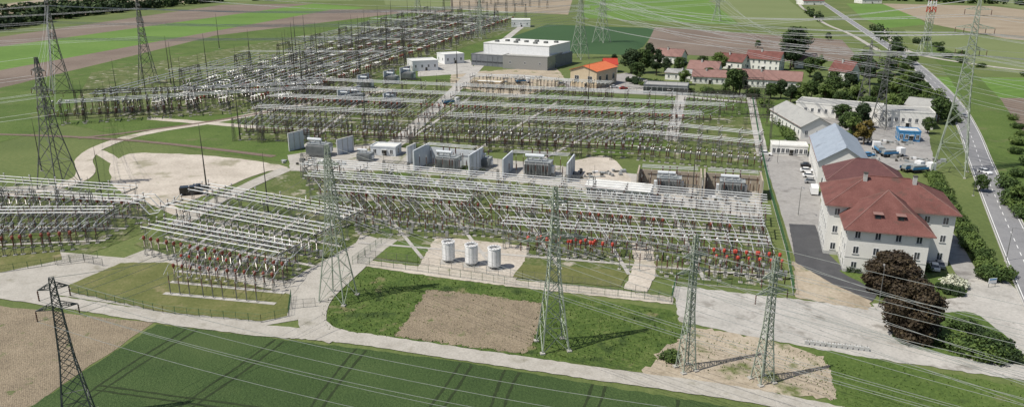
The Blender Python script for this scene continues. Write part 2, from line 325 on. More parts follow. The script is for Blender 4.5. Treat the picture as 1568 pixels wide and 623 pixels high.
# ---------------- pylons and wires ----------------
def pylon(name,u,v,vt,base,arms,mat,yaw=GA,top=.6,lw=.14,bw=.07,H=None,neck=.45):
    p=G(u,v); H=H or HT(u,v,vt); b=MB(); waist=H*neck; ww=base*.42
    def half(z): return (base+(ww-base)*z/waist)/2 if z<waist else (ww+(top-ww)*(z-waist)/(H-waist))/2
    zs=[0]; 
    while zs[-1]<H*.96: zs.append(min(H,zs[-1]+max(1.1,half(zs[-1])*1.9)))
    zs[-1]=H; C=[(-1,-1),(1,-1),(1,1),(-1,1)]
    pt=lambda k,z:(C[k%4][0]*half(z),C[k%4][1]*half(z),z)
    for i in range(len(zs)-1):
        a,c=zs[i],zs[i+1]
        for k in range(4):
            b.beam(pt(k,a),pt(k,c),lw*(1-.4*a/H),mat)
            b.beam(pt(k,a),pt(k+1,c),bw,mat,3); b.beam(pt(k+1,a),pt(k,c),bw,mat,3)
            if i%2==0: b.beam(pt(k,c),pt(k+1,c),bw,mat,3)
    for k in range(4): b.cbox(*[x*1.0 for x in pt(k,0)[:2]],-.3,.8,.8,.6,m_conc)
    att=[]
    for fz,hw in arms:
        z=H*fz; h=half(z); zt=z+max(.8,hw*.22)
        for s in (-1,1):
            tip=(s*hw,0,z+.1)
            for yy in (-1,1):
                A=(s*h,yy*h,z);B=(s*h,yy*half(zt),zt); b.beam(A,tip,bw*1.1,mat,4); b.beam(B,tip,bw*1.1,mat,4)
                n=max(2,int(hw/1.6))
                for j in range(n):
                    f0=j/n;f1=(j+.5)/n; L=lambda X,f:tuple(X[q]*(1-f)+tip[q]*f for q in range(3))
                    b.beam(L(A,f0),L(B,f1),bw*.7,mat,3); b.beam(L(B,f1),L(A,min(1,(j+1)/n)),bw*.7,mat,3)
            for f in ((1,.55) if hw>4 else (1,)):
                x=s*hw*f; b.ins(x,0,z-1.5,z,.13,m_ins,5,6); att.append(Vector((x,0,z-1.5)))
    att.append(Vector((0,0,H)))
    b.obj(name,None,p,yaw)
    cy,sy=math.cos(yaw),math.sin(yaw)
    return [Vector((p.x+a.x*cy-a.y*sy,p.y+a.x*sy+a.y*cy,a.z)) for a in att]
def wires(A,B,sag=.03,r=.035,name='overhead_power_line'):
    b=MB()
    for a,c in zip(A,B):
        L=(c-a).length; pr=None
        for i in range(25):
            t=i/24; q=a.lerp(c,t); q.z-=4*sag*L*t*(1-t)
            if pr: b.beam(pr,q,r,m_wire,3)
            pr=q
    b.obj(name)
LP='lattice_pylon'
p1=pylon(LP,122,645,425,4.4,[(.93,1.9),(.80,2.6)],m_pyld,yaw=.5,lw=.13,bw=.06)
p2=pylon(LP,518,457,222,5.6,[(.88,2.4),(.66,4.6)],m_pyl,yaw=-.3,lw=.14,bw=.065)
p3=pylon(LP,846,530,285,4.8,[(.9,2.2),(.68,5.8)],m_pyl,yaw=.2,lw=.15,bw=.07)
p4=pylon(LP,1050,565,358,2.4,[(.84,2.2),(.73,3.0)],m_pyl,yaw=.35,lw=.12,bw=.06)
p5=pylon(LP,1167,583,392,2.6,[(.84,2.2),(.72,3.0)],m_pyl,yaw=.35,lw=.12,bw=.06)
p6=pylon(LP,92,287,88,8.5,[(.90,3),(.76,4.5),(.62,3.6)],m_pyld,yaw=-.4,lw=.17,bw=.085)
p7=pylon(LP,95,140,-15,9,[(.88,5),(.72,8),(.56,6)],m_pyld,yaw=-.9,lw=.2,bw=.1)
p8=pylon(LP,228,128,-8,9,[(.88,5),(.72,8),(.56,6)],m_pyld,yaw=-.9,lw=.2,bw=.1)
p9=pylon(LP,887,90,-20,10,[(.88,6),(.72,8),(.56,7)],m_pyl,yaw=-.7,lw=.24,bw=.12)
p9b=pylon(LP,921,65,-25,11,[(.88,7),(.72,9),(.56,8)],m_pyl,yaw=-.7,lw=.26,bw=.14)
p10=pylon(LP,1453,265,-2,9.5,[(.94,3.5),(.84,5.2),(.72,4.2)],m_pyl,yaw=-.6,lw=.2,bw=.1)
p11=pylon(LP,1344,197,68,6,[(.90,3),(.78,4),(.66,3.4)],m_pyld,yaw=-.5,lw=.18,bw=.09)
p11b=pylon(LP,1321,165,62,6,[(.90,3),(.78,4),(.66,3.4)],m_pyld,yaw=-.5,lw=.18,bw=.09)
p13=pylon(LP,1097,33,-12,9,[(.85,8),(.65,11)],m_pyl,yaw=-.5,lw=.3,bw=.15)
p14=pylon(LP,1415,84,40,8,[(.6,1)],m_pyl,yaw=0,lw=.25,bw=.13,H=30,top=4)
pylon(LP,640,30,-30,9,[(.85,6),(.65,8)],m_pyl,yaw=-.5,lw=.25,bw=.13)
pylon(LP,735,60,-10,8,[(.85,5),(.65,7)],m_pyl,yaw=-.5,lw=.22,bw=.12)
b=MB(); q=G(1415,84)
for i in range(8):
    mm=m_red if i%2==0 else m_whitep; z0=30+i*4; z1=z0+4; ra=2.2-i*.22; rb=ra-.22
    for k in range(4):
        c=[(-1,-1),(1,-1),(1,1),(-1,1)]; A=c[k];B=c[(k+1)%4]
        b.beam((A[0]*ra,A[1]*ra,z0),(A[0]*rb,A[1]*rb,z1),.35,mm); b.beam((A[0]*ra,A[1]*ra,z0),(B[0]*rb,B[1]*rb,z1),.25,mm,3)
b.cbox(0,0,44,5,5,.4,m_whitep); b.obj('radio_mast',None,q)
def shift(A,x,y,dz=0): return [Vector((a.x+x,a.y+y,a.z+dz)) for a in A]
wires(p5,shift(p5,95,-75,-2)); wires(p4,shift(p4,110,-80)); wires(p3,shift(p3,130,-85))
wires(p2,shift(p2,150,-110,2)); wires(p1,shift(p1,120,-40)); wires(p1,p2)
wires(p6,shift(p6,-150,-40)); wires(p6,p7,.02); wires(p7,shift(p7,-300,80),.02); wires(p8,shift(p8,-350,30),.02); wires(p8,p9,.02,.06); wires(p7,p9b,.02,.06)
wires(p9,p10,.02,.07); wires(p9b,p10,.02,.07); wires(p10,shift(p10,90,-190),.02,.045); wires(p11,p9b,.02,.06); wires(p11,shift(p11,80,-170),.03,.045); wires(p11b,p13,.02,.06)
wires(p10,shift(p10,500,-60),.02,.06); wires(p11b,shift(p11b,300,-80),.02,.05); wires(p13,shift(p13,-600,60),.02,.08)
# ---------------- switchgear prototypes ----------------
def legs(b,x,y,h,w=.3,m=m_steel):
    for sx in (-1,1):
        for sy in (-1,1): b.beam((x+sx*w/2,y+sy*w/2,0),(x+sx*w/2,y+sy*w/2,h),.04,m)
    n=max(2,int(h/.7))
    for i in range(n):
        z0=i*h/n;z1=(i+1)*h/n; s=1 if i%2 else -1
        b.beam((x-s*w/2,y-w/2,z0),(x+s*w/2,y-w/2,z1),.025,m,3); b.beam((x-w/2,y-s*w/2,z0),(x-w/2,y+s*w/2,z1),.025,m,3)
    b.cbox(x,y,-.1,w+.5,w+.5,.35,m_conc)
def pr_disc(ms=m_steel,im=m_ins):
    b=MB()
    for x in (-2.1,2.1): legs(b,x,0,2.6,.35,ms)
    for y in (-1.2,1.2): b.box(-2.8,y-.1,2.6,2.8,y+.1,2.8,ms)
    for x in (-2.1,2.1): b.box(x-.1,-1.1,2.45,x+.1,1.1,2.6,ms)
    for x in (-2.2,0,2.2):
        for y in (-1.2,1.2): b.ins(x,y,2.8,4.3,.16,im)
        b.beam((x,-1.2,4.35),(x,1.2,4.35),.06,m_alu,5)
        b.cbox(x,0,4.3,.15,.3,.2,m_alu)
    return b.mesh('disconnector')
def pr_break(top,ms=m_steel,im=m_ins):
    b=MB()
    for x in (-2.2,0,2.2):
        legs(b,x,0,1.9,.45,ms); b.cbox(x,0,1.9,.6,.6,.35,m_trafo)
        b.ins(x,0,2.25,4,.2,im,6); b.lathe(x,0,[(.1,4),(.3,4.1),(.3,4.55),(.12,4.75)],top,8)
        if top is not m_red: b.ins(x,0,4.75,5.9,.17,im,4)
    b.cbox(3.2,.2,.8,.7,.5,1.3,m_insg); b.box(-2.2,-.05,1.7,3.2,.05,1.8,ms)
    return b.mesh('circuit_breaker')
def pr_ct(top=m_red,ms=m_steel):
    b=MB()
    for x in (-2.2,0,2.2):
        legs(b,x,0,2.3,.4,ms); b.ins(x,0,2.3,4.0,.2,m_ins,6); b.lathe(x,0,[(.18,4.0),(.36,4.15),(.36,4.7),(.18,4.9)],top,9)
    return b.mesh('instrument_transformer')
def pr_arr():
    b=MB()
    for x in (-2.2,0,2.2):
        b.beam((x,0,0),(x,0,2.4),.1,m_steel); b.ins(x,0,2.4,4.2,.15,m_ins,7); b.cbox(x,0,-.1,.7,.7,.35,m_conc); b.beam((x,0,4.2),(x,0,5),.05,m_alu)
    return b.mesh('surge_arrester')
def pr_port(n,sp,h,ms=m_steel,ih=1.2):
    b=MB(); wd=(n-1)*sp/2
    for y in (-wd*.75,wd*.75): legs(b,0,y,h,.5,ms)
    b.box(-.12,-wd-.4,h,.12,wd+.4,h+.25,ms)
    for i in range(n):
        y=-wd+i*sp; b.ins(0,y,h+.25,h+.3+ih,.15,m_ins,5); b.cbox(0,y,h+.3+ih,.3,.3,.2,m_alu)
    return b.mesh('busbar_support')
def pr_gant(wd,h,ms=m_dark):
    b=MB()
    for x in (-wd/2,wd/2):
        for s in (-1,1):
            for yy in (-1,1): b.beam((x+s*.35,yy*1.2,0),(x+s*.25,yy*.3,h),.08,ms)
        n=int(h/1.3)
        for i in range(n):
            f0=i/n;f1=(i+1)/n; y0=1.2-.9*f0;y1=1.2-.9*f1
            for s in (-1,1):
                b.beam((x+s*.3,-y0,f0*h),(x+s*.3,y1,f1*h),.045,ms,3); b.beam((x+s*.3,y0,f0*h),(x+s*.3,-y1,f1*h),.045,ms,3)
        b.beam((x,0,h),(x,0,h+4),.05,ms)
    for s in (-1,1):
        for z in (h-.9,h): b.beam((-wd/2,s*.4,z),(wd/2,s*.4,z),.06,ms)
    n=int(wd/1)
    for i in range(n):
        x0=-wd/2+i*wd/n;x1=x0+wd/n
        for s in (-1,1): b.beam((x0,s*.4,h-.9 if i%2 else h),(x1,s*.4,h if i%2 else h-.9),.04,ms,3)
    for x in (-wd*.3,0,wd*.3): b.ins(x,0,h-2.4,h-.9,.12,m_ins,5,6)
    return b.mesh('line_gantry')
def pr_mast(h=22):
    b=MB(); b.lathe(0,0,[(.28,0),(.2,h*.4),(.12,h*.75),(.04,h)],m_dark,6); b.cbox(0,0,-.1,1,1,.35,m_conc); return b.mesh('lightning_mast')
DISC=pr_disc(); DISCD=pr_disc(m_dark); BRK=pr_break(m_insg); BRR=pr_break(m_red); CTR=pr_ct(); CTM=pr_ct(m_redb); CTB=pr_ct(m_insg,m_dark); ARR=pr_arr()
PT4=pr_port(4,2.2,5.6); PT3=pr_port(3,2.4,5.6); PTD=pr_port(3,3.2,6.5,m_dark,1.6); GAN=pr_gant(13,11); GANS=pr_gant(9,8.5,m_steel); MAST=pr_mast()
def busbars(A,B,offs,z,r=.12,name='busbar'):
    d=(B-A).normalized(); s=Vector((-d.y,d.x,0)); b=MB()
    for o in offs: b.beam(A+s*o+Vector((0,0,z)),B+s*o+Vector((0,0,z)),r,m_alu,6,cap=True)
    b.obj(name)
class Yard:
    def __init__(s,A,B,C,D): s.c=[G(*p) for p in (A,B,C,D)]
    def P(s,a,t): A,B,C,D=s.c; return (A.lerp(B,a)).lerp(D.lerp(C,a),t)
    def yaw(s,t): d=s.P(1,t)-s.P(0,t); return math.atan2(d.y,d.x)
    def row(s,me,name,t,n,a0=0,a1=1,skip=0,sc_=1,rot=0):
        for i in range(n):
            if R.random()<skip: continue
            a=a0+(a1-a0)*(i+.5)/n; inst(me,name,s.P(a,t),s.yaw(t)+rot,sc_)
    def bus(s,t,n,me,offs,z,a0=0,a1=1,sc_=1,r=.12):
        A=s.P(a0,t);B=s.P(a1,t); busbars(A,B,[o*sc_ for o in offs],z*sc_,r)
        for i in range(n+1): inst(me,'busbar_support',A.lerp(B,.01+.98*i/n),s.yaw(t),sc_)
    def bay(s,a,t0,t1,z,r=.05,off=(-2.2,0,2.2)):
        A=s.P(a,t0);B=s.P(a,t1); d=(B-A).normalized(); q=Vector((d.y,-d.x,0)); b=MB()
        for o in off:
            pr=None
            n=8
            for i in range(n+1):
                p=A.lerp(B,i/n)+q*o; p.z=z+.35*math.sin(i*2.2+o)
                if pr: b.beam(pr,p,r,m_alu,5)
                pr=p
        b.obj('bay_conductor')
def duct(yd,t,a0=0,a1=1,wd=1.0):
    A=yd.P(a0,t);B=yd.P(a1,t); b=MB(); vs,fs=strip([A,B],wd,.185); b.add(vs,fs,m_conc); b.obj('cable_duct')
def ductv(yd,a,t0=0,t1=1,wd=.9):
    A=yd.P(a,t0);B=yd.P(a,t1); b=MB(); vs,fs=strip([A,B],wd,.179); b.add(vs,fs,m_conc); b.obj('cable_duct')
o4=[-3.3,-1.1,1.1,3.3]; o3=[-2.4,0,2.4]
Y1=Yard((560,398),(1200,446),(1168,335),(452,270))
NB=15
Y1.bus(.90,NB,PT4,o4,7.1,.02,1,1,.13); Y1.bus(.70,NB,PT4,o4,7.1,.0,1,1,.13); Y1.bus(.50,7,PT4,o4,7.1,.42,.98); Y1.bus(.50,5,PT3,o3,7.1,.02,.36)
Y1.bus(.26,7,PT3,o3,6.6,.4,.98)
for t in (.97,.80,.60,.41): Y1.row(DISC,'disconnector',t,NB,skip=.08)
Y1.row(BRK,'circuit_breaker',.35,NB,0,1,.1); Y1.row(CTB,'instrument_transformer',.65,NB,0,1,.2); Y1.row(CTM,'instrument_transformer',.56,NB,0,1,.3)
Y1.row(BRR,'circuit_breaker',.20,2,.46,.62); Y1.row(CTR,'instrument_transformer',.17,4,.44,.64); Y1.row(BRR,'circuit_breaker',.13,3,.86,1); Y1.row(CTR,'instrument_transformer',.20,3,.86,1)
Y1.row(DISC,'disconnector',.24,9,.4,1,.1); Y1.row(ARR,'surge_arrester',.10,4,.62,1); Y1.row(CTB,'instrument_transformer',.06,3,.7,.98); Y1.row(BRK,'circuit_breaker',.28,3,.02,.28)
for i in range(NB): Y1.bay((i+.5)/NB,.22 if i>5 else .36,.98,5.0)
for t in (.16,.45,.75): duct(Y1,t,.02,.99)
for a in (.16,.33,.5,.66,.83): ductv(Y1,a,.05,.98)
for i in range(5): inst(GANS,'line_gantry',Y1.P(.05+.2*i,1.0),Y1.yaw(1),.9)
Y2=Yard((215,392),(440,437),(560,352),(325,308))
Y2.bus(.15,5,PT4,o4,6.2,0.02,.95); Y2.bus(.5,6,PT4,o4,6.2,-.05,.98); Y2.bus(.85,6,PT4,o4,6.2,-.02,1)
for t in (.32,.68,.98): Y2.row(DISC,'disconnector',t,6)
Y2.row(BRK,'circuit_breaker',.42,6,0,1,.1); Y2.row(CTM,'instrument_transformer',.02,6)
for i in range(6): Y2.bay((i+.5)/6,0,1,4.9)
for t in (.3,.65): duct(Y2,t)
for a in (.25,.6): ductv(Y2,a)
Y2b=Yard((250,452),(420,468),(455,428),(275,410))
Y2b.row(CTM,'instrument_transformer',.45,4,0,.95,0,.9); Y2b.row(BRR,'circuit_breaker',.85,2,0,.5,0,.9); Y2b.row(CTB,'instrument_transformer',.85,2,.5,1); Y2b.row(ARR,'surge_arrester',.05,3,.0,.9); Y2b.row(DISC,'disconnector',1.15,4); Y2b.row(ARR,'surge_arrester',.65,4)
for t in (.45,.85,.05): duct(Y2b,t,0,1,1.1)
for i in range(4): Y2b.bay((i+.5)/4,.05,1.2,4.9,.04)
Y3=Yard((-120,430),(120,392),(245,322),(-60,296))
Y3.bus(.45,6,PT3,o3,6.4,0,.98); Y3.bus(.72,7,PT3,o3,6.4,-.05,1.02); Y3.bus(.95,7,PT3,o3,6.4,-.05,.9)
for t in (.34,.6,.85): Y3.row(DISC,'disconnector',t,8)
Y3.row(BRK,'circuit_breaker',.5,8,0,1,.2); Y3.row(CTM,'instrument_transformer',.78,8); Y3.row(CTB,'instrument_transformer',.25,6); Y3.row(CTM,'instrument_transformer',.15,5,0,.9)
for i in range(8): Y3.bay((i+.5)/8,.15,1,5)
for t in (.3,.55,.8): duct(Y3,t)
for i in range(3): inst(GANS,'line_gantry',Y3.P(.1+.3*i,.66),Y3.yaw(.6))
for k in range(4):
    b=MB(); A=Y3.P(1.0,.62+.07*k); B=Y2.P(-.05,.42+.07*k); A.z=6.4; B.z=6.2; m1=A.lerp(B,.3); m1.z=6.4; m2=A.lerp(B,.55); m2.z=3.6; m3=A.lerp(B,.8); m3.z=4.2
    for p_,q_ in ((A,m1),(m1,m2),(m2,m3),(m3,B)): b.beam(p_,q_,.12,m_alu,6,cap=True)
    b.obj('busbar')
Y4=Yard((350,222),(960,252),(1150,170),(440,138))
Y4.bus(.93,22,PTD,[-3.2,0,3.2],7.8,.02,1,r=.14); Y4.bus(.72,20,PTD,[-3.2,0,3.2],7.8,.05,1,r=.14); Y4.bus(.52,8,PTD,[-3.2,0,3.2],7.8,.02,.4,r=.14); Y4.bus(.52,11,PTD,[-3.2,0,3.2],7.8,.47,1,r=.14)
Y4.bus(.3,6,PTD,[-3.2,0,3.2],7.8,.02,.36); Y4.bus(.3,8,PTD,[-3.2,0,3.2],7.8,.5,.9)
for t in (.84,.62,.42,.2,.08): Y4.row(DISCD,'disconnector',t,26,0,1,.15,1.25)
Y4.row(BRK,'circuit_breaker',.35,22,0,1,.15,1.2); Y4.row(CTB,'instrument_transformer',.14,24,0,1,.15,1.2); Y4.row(CTM,'instrument_transformer',.57,24,0,1,.3,1.2)
Y4.row(GAN,'line_gantry',.05,12,0,.95,.1,.8); Y4.row(GAN,'line_gantry',.99,12,.02,.98,.1,.8)
for i in range(26): Y4.bay((i+.5)/26,R.choice((.05,.3)),R.choice((.98,.75)),6.0,.055,(-2.6,0,2.6))
for t in (.25,.47,.78): duct(Y4,t,0,1,1.2)
for a in (.2,.43,.62,.8): ductv(Y4,a,0,1,1.4)
Y6=Yard((965,285),(1168,300),(1165,228),(985,208))
for t in (.95,.7): Y6.bus(t,6,PT3,o3,6.4,0,1)
for t in (.85,.55): Y6.row(DISC,'disconnector',t,8)
Y6.row(CTB,'instrument_transformer',.45,8)
Y7=Yard((1040,180),(1150,186),(1140,150),(1050,146))
Y7.row(GAN,'line_gantry',.2,4,sc_=.9); Y7.row(DISCD,'disconnector',.5,5)
Y8=Yard((700,150),(940,168),(935,140),(735,128))
Y8.row(DISCD,'disconnector',.3,12,sc_=1.3); Y8.bus(.6,8,PTD,[-3.2,0,3.2],7.8); Y8.row(CTB,'instrument_transformer',.9,12)
for u,v in ((1158,228),(1160,210),(1156,192),(1152,176),(1150,160)): inst(GAN,'line_gantry',G(u,v),GA,(.7,.9,1.15))
Y5=Yard((130,188),(455,166),(800,36),(650,24))
def rowv(me,name,a,n,sc_,t0=0,t1=1,skip=.1):
    A=Y5.P(a,t0);B=Y5.P(a,t1);d=B-A;yw=math.atan2(d.y,d.x)
    for i in range(n):
        if R.random()<skip: continue
        inst(me,name,A.lerp(B,(i+.5)/n),yw,sc_)
for a in (.04,.22,.40,.58,.76,.94):
    t=R.uniform(0,.08)
    while t<.93:
        t2=min(.98,t+R.uniform(.14,.34)); A=Y5.P(a,t);B=Y5.P(a,t2)
        busbars(A,B,[-4.5,0,4.5],8*1.35,.17); rowv(PTD,'busbar_support',a,max(3,int(26*(t2-t))),1.35,t,t2,0); t=t2+R.uniform(.03,.1)
for a in (.12,.28,.44,.60,.76,.9):
    rowv(DISCD,'disconnector',a,32,1.4,0,1,.2); rowv(CTB if a<.4 else CTM,'instrument_transformer',a+.03,28,1.4,0,1,.25); rowv(BRK,'circuit_breaker',a-.03,24,1.4,0,1,.25)
for a in (.15,.5,.85): rowv(GAN,'line_gantry',a,10,1.35,0.05,.95,.1)
for t in (.1,.22,.36,.5,.64,.8,.93):
    A=Y5.P(.02,t);B=Y5.P(.98,t); busbars(A,B,[-3.5,0,3.5],13.5,.08,'cross_conductor')
for t in (.0,.035): Y5.bus(t,12,PTD,[-3.2,0,3.2],7.8,-.1,1.05,1.2,.15)
for t in (.12,.3,.48,.66,.84): duct(Y5,t,0,1,3)
Y9=Yard((75,205),(300,182),(300,165),(85,165))
Y9.row(DISCD,'disconnector',.3,9,sc_=1.3); Y9.row(CTB,'instrument_transformer',.7,9,sc_=1.3); Y9.row(GAN,'line_gantry',.5,5,sc_=1.1)
Y10=Yard((640,26),(790,36),(870,4),(760,-4))
for t in (.2,.6): Y10.row(GAN,'line_gantry',t,5,sc_=1.4)
for u,v,vt in ((318,300,190),(411,325,232),(158,312,222),(64,262,180),(368,215,120),(560,200,120),(700,120,60),(900,180,95),(455,160,70),(385,110,45),(262,130,55),(560,75,15),(1060,300,215),(745,225,140),(1000,215,140),(180,150,90),(500,100,40),(620,110,45),(336,75,20)):
    inst(MAST,'lightning_mast',G(u,v),0,HT(u,v,vt)/22)
for i in range(40):
    a,t=R.random(),R.random(); inst(MAST,'lightning_mast',Y5.P(a,t),0,R.uniform(1,1.5))
# ---------------- transformers with fire walls ----------------
b=MB()
b.box(-3,-1.6,.6,3,1.6,3.6,m_trafo); b.box(-3.15,-1.75,3.6,3.15,1.75,3.72,m_trafo); b.box(-3.3,-1.9,-.1,3.3,1.9,.55,m_conc)
for s in (-1,1):
    for i in range(16): x=-2.7+i*.36; b.box(x-.05,s*1.7 if s>0 else -2.9,.9,x+.05,2.9 if s>0 else -1.7,3.3,m_trafo)
    b.beam((-2.8,s*2.3,3.35),(2.8,s*2.3,3.35),.12,m_insg,6)
b.beam((-3,-1.0,5.0),(1.5,-1.0,5.0),.42,m_wallbl,10,cap=True)
for x in (-2.4,.9): b.cbox(x,-1,3.72,.2,.5,.9,m_trafo)
for x in (-1.8,0,1.8):
    b.beam((x,.6,3.7),(x,.9,4.2),.22,m_trafo,8); b.ins(x,.9,4.2,6.2,.22,m_ins,7); b.beam((x,.9,6.2),(x,.9,6.6),.05,m_alu)
b.cbox(3.4,0,1,.6,1.2,1.6,m_whitep); b.cbox(-3.5,1,.3,.7,1.4,1.9,m_wallbl)
TR=b.mesh('power_transformer')
def trafo_bay(u0,v0,u1,v1,dep,h,wm,back=True,n=1,ts=1.2,bush=True):
    A=G(u0,v0);B=G(u1,v1);L=(B-A).length; yw=math.atan2(B.y-A.y,B.x-A.x); b=MB()
    b.box(-.2,0,-.1,.2,dep,h,wm); b.box(L-.2,0,-.1,L+.2,dep,h,wm)
    if back: b.box(.21,dep-.4,-.1,L-.21,dep-.003,h*.8,wm)
    k=int(dep/2.5)
    for x in (-.31,L+.21):
        for i in range(k+1): b.box(x,i*dep/k-.15 if i else .01,-.1,x+.1,i*dep/k+.15,h*.97,m_wallc)
    b.obj('fire_wall_enclosure',None,A,yw)
    d=(B-A)/L; nn=Vector((-d.y,d.x,0))
    for i in range(n): inst(TR,'power_transformer',A+d*L*(i+.5)/n+nn*dep*.5,yw,ts)
    if bush:
        for k in (.2,.5,.8):
            for q in (.12,.85): inst(ARR,'surge_arrester',A+d*L*k+nn*dep*q,yw,1.1)
        busbars(A+d*L*.05+nn*dep*.7,B-d*L*.05+nn*dep*.7,[-1.5,0,1.5],h+.6,.09)
trafo_bay(634,262,718,270,12,6.8,m_wallbl); trafo_bay(770,273,868,280,12,6.2,m_wallbl,False,1,1.35)
trafo_bay(975,296,1072,302,10,6,m_washed,n=1,ts=1.15); trafo_bay(1077,302,1165,308,10,6,m_washed,n=1,ts=1.15)
def firewall(u,v,L,h,yw):
    b=MB(); b.box(0,-.2,-.1,L,.2,h,m_wallbl)
    for i in range(int(L/2.5)+1): b.box(i*2.5-.15,-.32,-.1,i*2.5+.15,-.201,h*.98,m_wallc)
    b.box(-.05,-.28,h,L+.05,.28,h+.12,m_wallc); b.obj('fire_wall',None,G(u,v),yw)
firewall(443,232,7,6.5,1.0); firewall(517,238,8,5.5,1.0); firewall(458,214,4,4,.2); firewall(624,252,6,6,1.2)
inst(TR,'power_transformer',G(490,238),GA,1.2); inst(TR,'power_transformer',G(740,255),GA,.9);inst(TR,'power_transformer',G(560,246),GA,.8)
for u,v in ((530,160),(545,157),(600,165),(560,135),(600,128),(625,122)): inst(TR,'power_transformer',G(u,v),GA,1.2); firewall(u-12,v+1,10,7,1.1)
# ---------------- air-core reactors ----------------
b=MB()
for i in range(6):
    t=i*math.pi/3; x,y=1.2*math.cos(t),1.2*math.sin(t); b.beam((x,y,0),(x,y,.8),.09,m_insg,6)
b.lathe(0,0,[(1.25,.75),(1.4,.8),(1.4,1.0),(1.45,1.0),(1.45,4.7),(1.37,4.75),(1.37,4.95),(1.55,5.0),(1.55,5.15),(1.1,5.15),(1.1,4.6),(.1,4.6)],m_whitep,28)
for i in range(6):
    t=i*math.pi/6; b.beam((-1.45*math.cos(t),-1.45*math.sin(t),5.2),(1.45*math.cos(t),1.45*math.sin(t),5.2),.06,m_insg)
b.lathe(0,0,[(.3,5.2),(.3,5.5)],m_insg,10); b.cbox(0,0,-.1,3.6,3.6,.3,m_conc)
for i in range(10):
    t=i*.628; b.beam((1.47*math.cos(t),1.47*math.sin(t),1.1),(1.47*math.cos(t),1.47*math.sin(t),4.6),.03,m_insg,4)
RE=b.mesh('air_core_reactor')
for u,v in ((687,401),(722,406),(757,411)): inst(RE,'air_core_reactor',G(u,v),0,.98)
